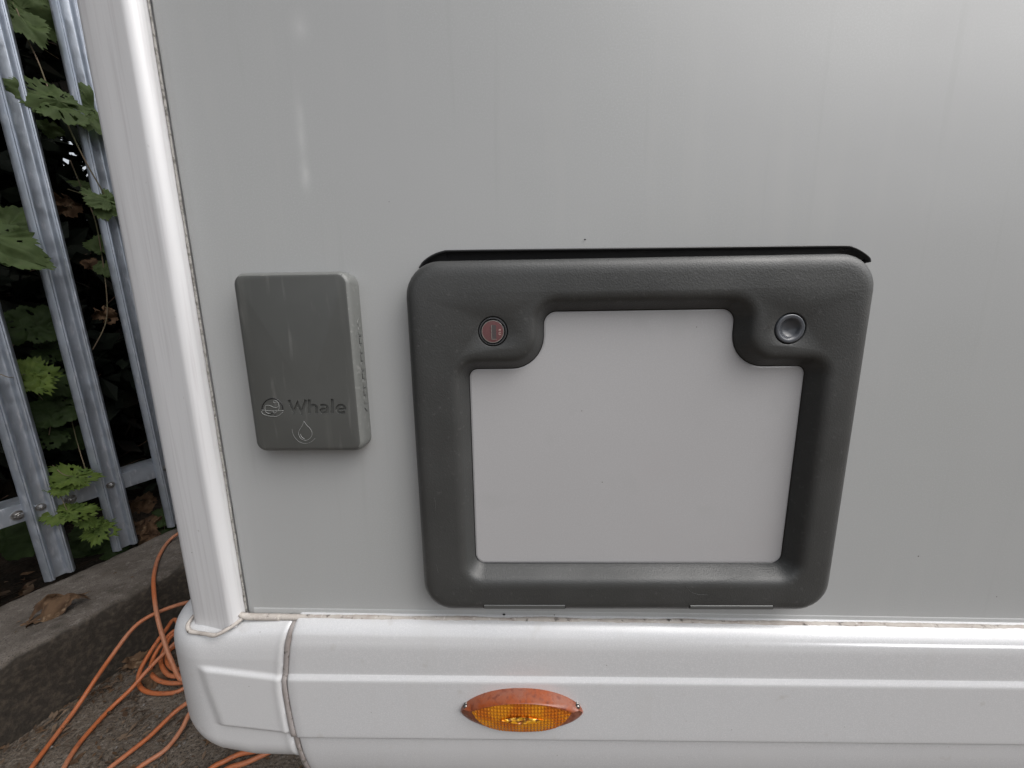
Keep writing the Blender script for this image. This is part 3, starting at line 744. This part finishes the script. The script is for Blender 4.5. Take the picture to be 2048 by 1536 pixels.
# ================================================================ FOLIAGE
def leaf_mesh(mb, pos, nrm, tip, size, lobes=5, serr=.08, holes=.0, fold=.30, crump=.14, m=0, seed=0, asp=1.0, bs=None):
    rg = random.Random(seed); nrm = Vector(nrm).normalized(); tip = Vector(tip); tip = (tip - nrm*tip.dot(nrm)).normalized(); sd = tip.cross(nrm)
    NA, NR = 84, 9
    angs = {5: (0, 52, -52, 112, -112), 3: (0, 62, -62), 1: (0,)}[lobes]
    hol = [(rg.uniform(-.8, .8), rg.uniform(-.3, .95), rg.uniform(.03, .09)) for _ in range(int(holes*40))]
    vs = []; base = len(mb.v)
    for j in range(NR+1):
        for i in range(NA):
            th = -180 + 360*i/NA; rad = 0
            for q, la in enumerate(angs):
                dl = abs((th - la + 180) % 360 - 180); L = (1, .86, .86, .62, .62)[q]
                wd = (44 if lobes > 1 else 120)
                rad = max(rad, L * max(0, math.cos(R(min(90, dl * 90/ (wd*1.35)))))**.62)
            b_s = bs if bs else (.42 if lobes > 1 else .1)
            rad = max(rad, b_s * (1 if abs(th) < 165 else .35))
            rad *= 1 + serr * ((i*2.6) % 1.0 - .5) * 2 * (1 if j == NR else .0)
            r_ = rad * j/NR
            x = math.sin(R(th))*r_*asp; y = math.cos(R(th))*r_
            vein = min(abs(math.sin(R(th - la))) * r_ for la in angs)
            h = fold * (min(vein, .12)) - .18*(x*x+y*y)*fold*2
            nz_ = noise.noise_vector(Vector((x*2.2, y*2.2, seed*3.1)))
            h += nz_.z * (.05 + crump)
            x += nz_.x*crump*.6; y += nz_.y*crump*.6
            vs.append(pos + (sd*x + tip*y + nrm*h) * size)
    fs = []
    for j in range(NR):
        for i in range(NA):
            i2 = (i+1) % NA; th = -180 + 360*(i+.5)/NA; rr = (j+.5)/NR
            x = math.sin(R(th))*rr; y = math.cos(R(th))*rr
            if any((x-hx)**2 + (y-hy)**2 < hr*hr for hx, hy, hr in hol): continue
            fs.append((j*NA+i, j*NA+i2, (j+1)*NA+i2, (j+1)*NA+i))
    mb.add(vs, fs, m)
def vine(name, label, leaves, stems, lm, cat='plant', group='leafy vines growing through the fence'):
    base = leaves[0][0]
    rt = empty(name, base, label, cat, group)
    b = MB()
    for i, L in enumerate(leaves):
        pos, nrm, tip, size = L[:4]; kw = L[4] if len(L) > 4 else {}
        kw.setdefault('seed', (hash_(label) + i*7) % 997)
        leaf_mesh(b, pos, nrm, tip, size, **kw)
    b.build('leaves', lm, rt)
    if stems:
        b = MB()
        for pts, r in stems: b.tube(catmull(pts, 8), r, 6)
        b.build('stem', M['stem'], rt)
    return rt
def hash_(s): return sum(ord(c)*(i+1) for i, c in enumerate(s))
cf, cb = -1.82, -2.02      # in front of and just behind the pales
def A(px, py, c=cf): return F(px, py, c)
toC = lambda px, py: (Vector((0, CAMY, CAMZ)) - F(px, py, -1.9)).normalized()
def NV(px, py, dx=0, dz=0): return toC(px, py) + Vector((dx, 0, dz))
vine('vine', 'large dark green serrated leaves with insect holes crossing the pales beside the white corner trim',
  [(A(118,205), NV(118,205,.1,.5), Vector((-.55,-.7,.12)), .105, dict(holes=.35, serr=.10, asp=.72)),
   (A(112,208), NV(112,208,-.1,.9), Vector((.55,.3,-.75)), .082, dict(holes=.3, serr=.10, lobes=3)),
   (A(190,215,-1.84), NV(180,215,.2,.4), Vector((.2,.2,.6)), .085, dict(holes=.1, serr=.09)),
   (A(185,235,-1.84), NV(180,215,.0,.8), Vector((.4,.2,-.6)), .07, dict(holes=.15, lobes=3)),
   (A(100,250,-1.9), NV(112,240,-.3,.2), Vector((-.3,0,-.9)), .04, dict(lobes=3))],
  [([A(45,60,-1.9), A(75,120,-1.88), A(98,180,-1.86), A(112,208)], .0018), ([A(118,208), A(145,270), A(175,330), A(215,400,-1.84), A(222,420,-1.84)], .002), ([A(60,75,-1.92), A(90,100,-1.92), A(118,118,-1.92)], .0012)], M['leaf'])
vine('vine', 'dark toothed leaves with one paler drooping leaf in the top left gap between two pales',
  [(A(40,10,-1.90), NV(40,10,.2,.4), Vector((.5,.5,-.25)), .10, dict(holes=.25, serr=.1)),
   (A(85,5,-1.93), NV(85,5,-.2,.2), Vector((.2,.2,-.9)), .08, dict(holes=.3, serr=.1, lobes=3)),
   (A(35,28,-1.88), NV(40,40,.1,.8), Vector((.35,.3,-.9)), .085, dict(holes=.3, serr=.12, lobes=3, asp=.8))],
  [([A(5,-20,-1.95), A(25,5,-1.9), A(37,28,-1.88), A(50,70,-1.88)], .0016)], M['leaf'])
vine('vine', 'broad dark green leaf poking in over the leftmost pale from the photo edge',
  [(A(-20,470,-1.80), NV(10,480,.2,.55), Vector((.8,.4,-.45)), .110, dict(holes=.3, serr=.1, asp=.8)),
   (A(-15,500,-1.81), NV(10,500,.1,1.2), Vector((.8,.5,-.30)), .115, dict(holes=.1, serr=.08, lobes=1, asp=.5)),
   (A(20,450,-1.95), NV(10,450,.1,.5), Vector((.1,.4,.7)), .075, dict(lobes=3))],
  [([A(-60,480,-1.80), A(-20,500,-1.8), A(30,515,-1.8)], .0022)], M['leaf'])
vine('vine', 'mid green rounded leaf lit from above hanging at the second pale beside the white trim',
  [(A(212,402,-1.83), NV(200,400,.1,.7), Vector((-.6,-.1,.15)), .060, dict(serr=.12, holes=.1)),
   (A(214,404,-1.83), NV(200,400,.1,.3), Vector((-.35,-.1,-.8)), .062, dict(serr=.12, lobes=3, asp=.9)),
   (A(160,372,-1.96), NV(160,370,.0,1.4), Vector((-.2,.4,.2)), .05, dict(lobes=3, serr=.1)),
   (A(205,500,-1.95), NV(205,500,.2,.4), Vector((-.1,.1,.8)), .055, dict(lobes=3, serr=.1)),
   (A(212,530,-1.95), NV(205,500,.1,.5), Vector((.2,.1,-.8)), .05, dict(lobes=3, serr=.1))],
  [([A(140,320,-1.96), A(165,380,-1.95), A(190,440,-1.95), A(205,520,-1.95), A(214,600,-1.95), A(210,650,-1.95), A(185,700,-1.95)], .0016), ([A(135,378,-1.95), A(172,390,-1.92), A(212,402,-1.83)], .0013)], M['leaf'])
vine('vine', 'shaded pair of rounded green leaves in the left gap at half height',
  [(A(48,655,-1.96), NV(48,655,.1,.5), Vector((-.5,-.4,.05)), .075, dict(lobes=3, serr=.06, holes=.1)),
   (A(70,648,-1.96), NV(70,640,.1,.4), Vector((.35,.3,.6)), .075, dict(lobes=3, serr=.06, holes=.2)),
   (A(75,660,-1.95), NV(70,660,.1,.8), Vector((.5,.3,-.3)), .06, dict(lobes=3, serr=.1, holes=.3)),
   (A(85,700,-2.0), NV(85,700,.1,.5), Vector((.5,.4,-.2)), .06, dict(lobes=5, serr=.1, holes=.3))],
  [([A(20,700,-2.0), A(35,680,-1.98), A(60,660,-1.96), A(95,650,-1.96), A(110,665,-1.98)], .0018)], M['leafdark'])
vine('vine', 'bright yellow green star shaped leaf with ragged holes behind the left pale',
  [(A(52,750,-1.90), NV(60,750,.2,.45), Vector((.8,.5,.15)), .072, dict(lobes=5, serr=.14, holes=.4, asp=1.1)),
   (A(55,752,-1.90), NV(60,750,.1,.6), Vector((.3,.3,-.9)), .075, dict(lobes=3, serr=.14, holes=.3, asp=.7)),
   (A(52,745,-1.91), NV(60,750,.1,.6), Vector((-.2,.1,.9)), .05, dict(lobes=1, serr=.14, holes=.3, asp=.6))],
  [([A(0,748,-1.84), A(22,755,-1.84), A(52,750,-1.9), A(70,780,-1.92), A(86,800,-1.94)], .0012)], M['leafbright'])
vine('vine', 'dark folded leaves and small bright leaf stacked above the rail in the left gap',
  [(A(100,826,-1.95), NV(100,820,.1,.7), Vector((-.7,-.4,-.15)), .07, dict(lobes=3, serr=.05)),
   (A(100,826,-1.95), NV(100,820,.3,.7), Vector((.7,.5,-.15)), .065, dict(lobes=3, serr=.05)),
   (A(112,770,-1.98), NV(112,770,.1,.5), Vector((.6,.4,.3)), .075, dict(lobes=5, serr=.1, holes=.2)),
   (A(118,790,-1.98), NV(112,790,.1,.5), Vector((.3,.4,-.7)), .075, dict(lobes=5, serr=.1, holes=.4)),
   (A(100,865,-1.96), NV(100,860,.1,.4), Vector((-.3,.1,-.8)), .06, dict(lobes=5, serr=.12, holes=.5)),
   (A(140,870,-2.05), NV(140,860,.1,.4), Vector((.3,.3,-.5)), .07, dict(lobes=3, serr=.06))],
  [([A(127,820,-1.96), A(140,832,-1.96), A(148,860,-1.96), A(156,890,-1.95), A(172,942,-1.9)], .0014), ([A(100,826,-1.95), A(101,850,-1.95), A(98,870,-1.95)], .0012)], M['leafdark'])
vine('vine', 'feathery bright green leaves lying over the angle rail between two pales',
  [(A(150,952,-1.83), NV(130,950,.2,.9), Vector((-.8,-.4,.2)), .085, dict(lobes=5, serr=.18, holes=.5, asp=.7, seed=3)),
   (A(140,958,-1.83), NV(130,950,.1,.7), Vector((.8,.5,.05)), .075, dict(lobes=5, serr=.18, holes=.5, asp=.6)),
   (A(125,965,-1.84), NV(130,950,.1,.7), Vector((-.1,-.1,-.8)), .05, dict(lobes=5, serr=.18, holes=.3))],
  [([A(105,930,-1.9), A(130,950,-1.83), A(175,955,-1.83)], .0011)], M['leafbright'])
vine('vine', 'ragged bright green sprig hanging below the rail between two pales',
  [(A(135,1025,-1.83), NV(130,1030,.1,.6), Vector((-.8,-.4,-.1)), .065, dict(lobes=5, serr=.16, holes=.5, asp=.8)),
   (A(138,1025,-1.83), NV(150,1030,.1,.6), Vector((.8,.5,.0)), .075, dict(lobes=5, serr=.18, holes=.6, asp=.6)),
   (A(190,1060,-1.84), NV(190,1060,.1,.6), Vector((.6,.4,-.5)), .062, dict(lobes=5, serr=.18, holes=.6)),
   (A(190,1058,-1.84), NV(190,1060,.2,.6), Vector((.2,.2,.6)), .045, dict(lobes=5, serr=.18, holes=.6)),
   (A(165,1040,-1.84), NV(170,1040,.1,.6), Vector((.4,.3,-.7)), .05, dict(lobes=1, serr=.2, holes=.3, asp=.6))],
  [([A(110,970,-1.88), A(125,1000,-1.84), A(138,1025,-1.83), A(165,1042,-1.84), A(192,1060,-1.84)], .0012)], M['leafbright'])
vine('low_plant', 'small green ground leaves at the kerb back beside the white trim',
  [(A(325,1035,-1.92), NV(325,1035,.1,.8), Vector((.6,.5,.2)), .07, dict(lobes=5, serr=.12)),
   (A(335,1052,-1.92), NV(325,1035,.1,.9), Vector((-.6,.2,.0)), .07, dict(lobes=5, serr=.12, holes=.2)),
   (A(345,1058,-1.90), NV(325,1035,.1,.9), Vector((.3,-.3,.0)), .06, dict(lobes=3, serr=.12))],
  [([A(330,1075,-1.90), A(328,1050,-1.92), A(325,1035,-1.92)], .0012)], M['leafdark'], group='low plants behind the kerb')
vine('low_plant', 'dull leaves close to the soil under the angle rail at left',
  [(A(15,1075,-2.05), NV(15,1075,.1,.6), Vector((.6,.5,.2)), .11, dict(lobes=3, serr=.06)),
   (A(215,1105,-1.93), NV(215,1105,.1,.8), Vector((.6,.5,.2)), .06, dict(lobes=3, serr=.1)),
   (A(170,1110,-2.1), NV(170,1110,.1,.6), Vector((-.6,.5,.2)), .10, dict(lobes=5, serr=.1)),
   (A(175,1075,-2.1), NV(170,1110,.1,.6), Vector((.6,.5,.4)), .09, dict(lobes=5, serr=.1))],
  None, M['leafdark'], group='low plants behind the kerb')
# the hedge: thousands of small leaves, branches, dead twigs in deep shade
hedge = empty('hedge', FC(-2.9, 1.5, .3), 'dense dark hedge with tangled branches behind the palisade fence, unseen overhang added to shade it', 'hedge')
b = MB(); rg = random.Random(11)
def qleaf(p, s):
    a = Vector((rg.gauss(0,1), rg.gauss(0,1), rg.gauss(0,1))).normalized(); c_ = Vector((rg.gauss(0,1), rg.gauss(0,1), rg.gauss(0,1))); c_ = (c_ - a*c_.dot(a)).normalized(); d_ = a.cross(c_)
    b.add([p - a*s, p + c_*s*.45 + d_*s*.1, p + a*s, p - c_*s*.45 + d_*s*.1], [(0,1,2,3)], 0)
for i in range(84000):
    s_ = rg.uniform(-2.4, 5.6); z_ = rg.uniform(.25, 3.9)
    front = -2.18 - .35*noise.noise(Vector((s_*1.1, z_*1.1, 4))) + max(0, z_-2.35)*.75  # upper leaves lean out unseen, added to block sky light
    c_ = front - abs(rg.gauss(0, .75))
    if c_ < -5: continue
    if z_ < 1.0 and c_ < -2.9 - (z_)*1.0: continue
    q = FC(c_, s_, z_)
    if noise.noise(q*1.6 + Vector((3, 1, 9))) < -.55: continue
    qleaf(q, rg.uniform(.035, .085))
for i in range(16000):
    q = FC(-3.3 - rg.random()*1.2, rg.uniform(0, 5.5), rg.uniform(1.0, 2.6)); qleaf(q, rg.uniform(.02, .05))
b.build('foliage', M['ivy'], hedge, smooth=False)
b = MB()
for i in range(260):
    s_ = rg.uniform(-1.2, 3.2); c_ = -2.0 - rg.random()*.6; z_ = rg.uniform(.15, 2.2)
    p = FC(c_, s_, z_); d_ = Vector((rg.gauss(0,1), rg.gauss(0,1), rg.gauss(0,.8))).normalized(); pts = [p]
    for k_ in range(5):
        d_ = (d_ + Vector((rg.gauss(0,.35), rg.gauss(0,.35), rg.gauss(0,.3) - .05))).normalized(); pts.append(pts[-1] + d_*rg.uniform(.05, .12))
    if max((q.x - .34*(q.y - CAMY)) for q in pts) > -1.92: continue
    b.tube(catmull(pts, 3), rg.uniform(.0009, .0026), 5)
for i in range(14):
    s_ = -1.0 + i*.45 + rg.uniform(-.1, .1); p = FC(-2.7 - rg.random()*.6, s_, .1); pts = [p]
    for k_ in range(7): pts.append(pts[-1] + Vector((rg.gauss(0,.10), rg.gauss(0,.10), rg.uniform(.4, .55))))
    b.tube(catmull(pts, 4), [.035 - .0011*q for q in range(29)], 8)
b.build('branches', M['twig'], hedge)

# ---- hanging dead leaves on the vines and the leaf litter
def dead(name, label, pos, nrm, tip, size, seed, lobes=5, crump=.25, cat='leaf', group=None, **kw):
    b = MB(); leaf_mesh(b, pos, nrm, tip, size, lobes=lobes, crump=crump, seed=seed, serr=.10, fold=.5, **kw)
    o = b.build(name, M['deadleaf']); tag(o, label, cat, group); return o
dead('dead_leaf', 'large crumpled brown dead leaf lying on top of the concrete kerb', H(118, 1208, KH+.022), Vector((.25,-.35,1)), Vector((-.75,-1,.05)), .082, 5, crump=.62, holes=.10, asp=.62, bs=.72)
dead('dead_leaf', 'grey brown flat dead leaf caught under the orange cable coil', H(305, 1352, .016), Vector((.1,-.35,1)), Vector((1,.1,0)), .052, 9, lobes=3, crump=.12)
dead('dead_leaf', 'curled pale brown dead leaf at the foot of the kerb beside the cable coil', H(258, 1326, .02), Vector((.5,-.2,1)), Vector((.6,.8,.0)), .055, 14, lobes=1, crump=.25, asp=.45)
dead('dead_leaf', 'ragged tan dead leaf hanging in the weeds behind the middle pale', A(292, 1045, -1.93), NV(290,1040,.1,.4), Vector((.1,.1,-1)), .055, 21, crump=.5, holes=.2)
dead('dead_leaf', 'reddish brown shrivelled leaf standing in the weeds behind the middle pale', A(285, 1015, -1.98), NV(290,1040,.1,.2), Vector((.2,.1,1)), .06, 23, lobes=3, crump=.5, holes=.3)
dead('dead_leaf', 'dark brown dead leaf low against the back of the kerb beside the middle pale', A(300, 1072, -1.90), NV(290,1060,.1,.5), Vector((-.2,.1,-.6)), .05, 25, lobes=3, crump=.5)
dead('dead_leaf', 'small dry curled leaf dangling on a stem in the upper gap', A(180, 522, -1.97), NV(180,520,.3,.1), Vector((.2,.1,-1)), .032, 31, lobes=1, crump=.4)
dead('dead_leaf', 'pair of withered brown leaves dangling high between the two pales', A(122, 400, -1.98), NV(122,400,.1,.1), Vector((.1,.1,-1)), .055, 33, lobes=3, crump=.5, holes=.3)
dead('dead_leaf', 'withered red brown leaf on a stem in the dark gap at half height', A(206, 622, -1.97), NV(206,610,.1,.1), Vector((.3,.3,-1)), .045, 35, lobes=3, crump=.5, holes=.3)
b = MB(); rg = random.Random(5)
def bit(p, s, el):
    a = rg.uniform(0, 6.28); t = Vector((math.cos(a), math.sin(a), rg.uniform(-.25, .25))); q = Vector((-math.sin(a), math.cos(a), rg.uniform(-.5, .5)))
    c_ = p + Vector((0, 0, s*rg.uniform(0, .3)))
    b.add([p - t*s, c_ + q*s*el + Vector((0,0,s*.15)), p + t*s + Vector((0,0,s*.2)), c_ - q*s*el], [(0,1,2,3)], rg.choice((0, 0, 1)))
for i in range(5200):
    s_ = rg.uniform(-1.3, 2.6); e = rg.random()**2.0
    q = FC(-1.515 + e*.55, s_, .004 + .012*rg.random()*(1-e)); bit(q, rg.uniform(.004, .013), rg.uniform(.15, .5))
for i in range(900):
    q = FC(rg.uniform(-1.5, -.4), rg.uniform(-1.3, 2.2), .005); bit(q, rg.uniform(.003, .009), rg.uniform(.15, .5))
for i in range(260):
    q = FC(rg.uniform(-1.86, -1.56), rg.uniform(-1, 2.4), KH + .004); bit(q, rg.uniform(.002, .007), rg.uniform(.12, .4))
for i in range(1500):
    q = FC(rg.uniform(-2.3, -1.88), rg.uniform(-1, 2.6), .13 + .03*rg.random()); bit(q, rg.uniform(.01, .04), rg.uniform(.2, .6))
o = b.build('leaf_litter', [M['litter'], M['deadleaf']], smooth=False); tag(o, 'brown leaf litter and crumbled debris along the kerb foot', 'leaf litter', kind='stuff')
b = MB(); rg = random.Random(8)
for i in range(700):
    e = rg.random(); q = FC(rg.uniform(-1.52, -.3), rg.uniform(-1.2, 1.8), .004); s = rg.uniform(.0015, .005)
    vs = [q + Vector((rg.uniform(-1,1), rg.uniform(-1,1), rg.uniform(0,1)))*s for _ in range(6)]
    b.add(vs, [(0,1,2),(0,2,3),(0,3,4),(1,2,5),(2,3,5),(3,4,5),(0,4,1),(1,4,5)], 0)
b.build('grit', M['grit'] if 'grit' in M else mat('grit_stone', (.13,.12,.11), .8, vary=[(15, (.26,.25,.24), .55, .7)]), smooth=False)
tag(bpy.data.objects['grit'], 'small pale stones scattered over the old asphalt', 'gravel', kind='stuff')

# ================================================================ CABLE
def W(px, py, z): return H(px, py, z)
strands = []
cr_ = .0055
Apts = [W(420,1030,.30), W(375,1058,.26), W(355,1068,.235), W(335,1085,.222), W(317,1115,.219), W(308,1150,.219), W(308,1185,.205), W(314,1230,.17), W(326,1275,.12), W(342,1320,.07), W(365,1360,.03)]
Dl = [W(400,1330,.02), W(372,1300,.045), W(352,1240,.07), W(330,1262,.065), W(300,1305,.04), W(279,1345,.018), W(279,1371,.010), W(296,1384,.008), W(330,1387,.008), W(362,1380,.010), W(400,1350,.012),
      W(410,1300,.03), W(375,1262,.05), W(348,1262,.055), W(322,1290,.04), W(305,1320,.022), W(302,1345,.018), W(320,1362,.016), W(355,1366,.018), W(400,1355,.02),
      W(405,1310,.03), W(370,1280,.045), W(346,1270,.05), W(328,1300,.035), W(322,1325,.028), W(335,1348,.026), W(358,1352,.026), W(400,1340,.028),
      W(395,1300,.035), W(362,1290,.04), W(340,1300,.035), W(334,1322,.03), W(348,1338,.030), W(372,1335,.03), W(420,1330,.02)]
Bp = [W(430,1205,.10), W(390,1203,.13), W(352,1211,.15), W(300,1232,.155), W(265,1258,.14), W(225,1310,.10), W(190,1360,.055), W(150,1420,.018), W(105,1480,.009), W(60,1540,.009), W(20,1600,.009), W(-40,1700,.009)]
Cp = [W(400,1240,.09), W(352,1284,.07), W(300,1335,.05), W(262,1378,.028), W(225,1413,.012), W(190,1450,.009), W(155,1492,.009), W(128,1536,.009), W(105,1590,.009), W(80,1700,.009)]
Ep = [W(430,1360,.02), W(385,1398,.03), W(350,1424,.02), W(300,1472,.010), W(255,1508,.009), W(215,1540,.009), W(150,1600,.009), W(100,1700,.009)]
Fp = [W(420,1390,.03), W(383,1422,.03), W(362,1460,.018), W(330,1500,.010), W(270,1542,.009), W(200,1620,.009)]
Gp = [W(560,1480,.009), W(480,1508,.009), W(450,1522,.009), W(415,1542,.009), W(330,1620,.009)]
Hp = [W(590,1480,.009), W(500,1522,.009), W(440,1548,.009), W(380,1640,.009)]
b = MB()
b.tube(catmull(Apts + Dl + Cp + Bp[::-1] + Ep + Fp[::-1] + Gp + Hp[::-1], 12), cr_, 12)
o = b.build('extension_cable', M['cable']); tag(o, 'long orange extension cable looped and coiled on the ground between kerb and bumper', 'cable')
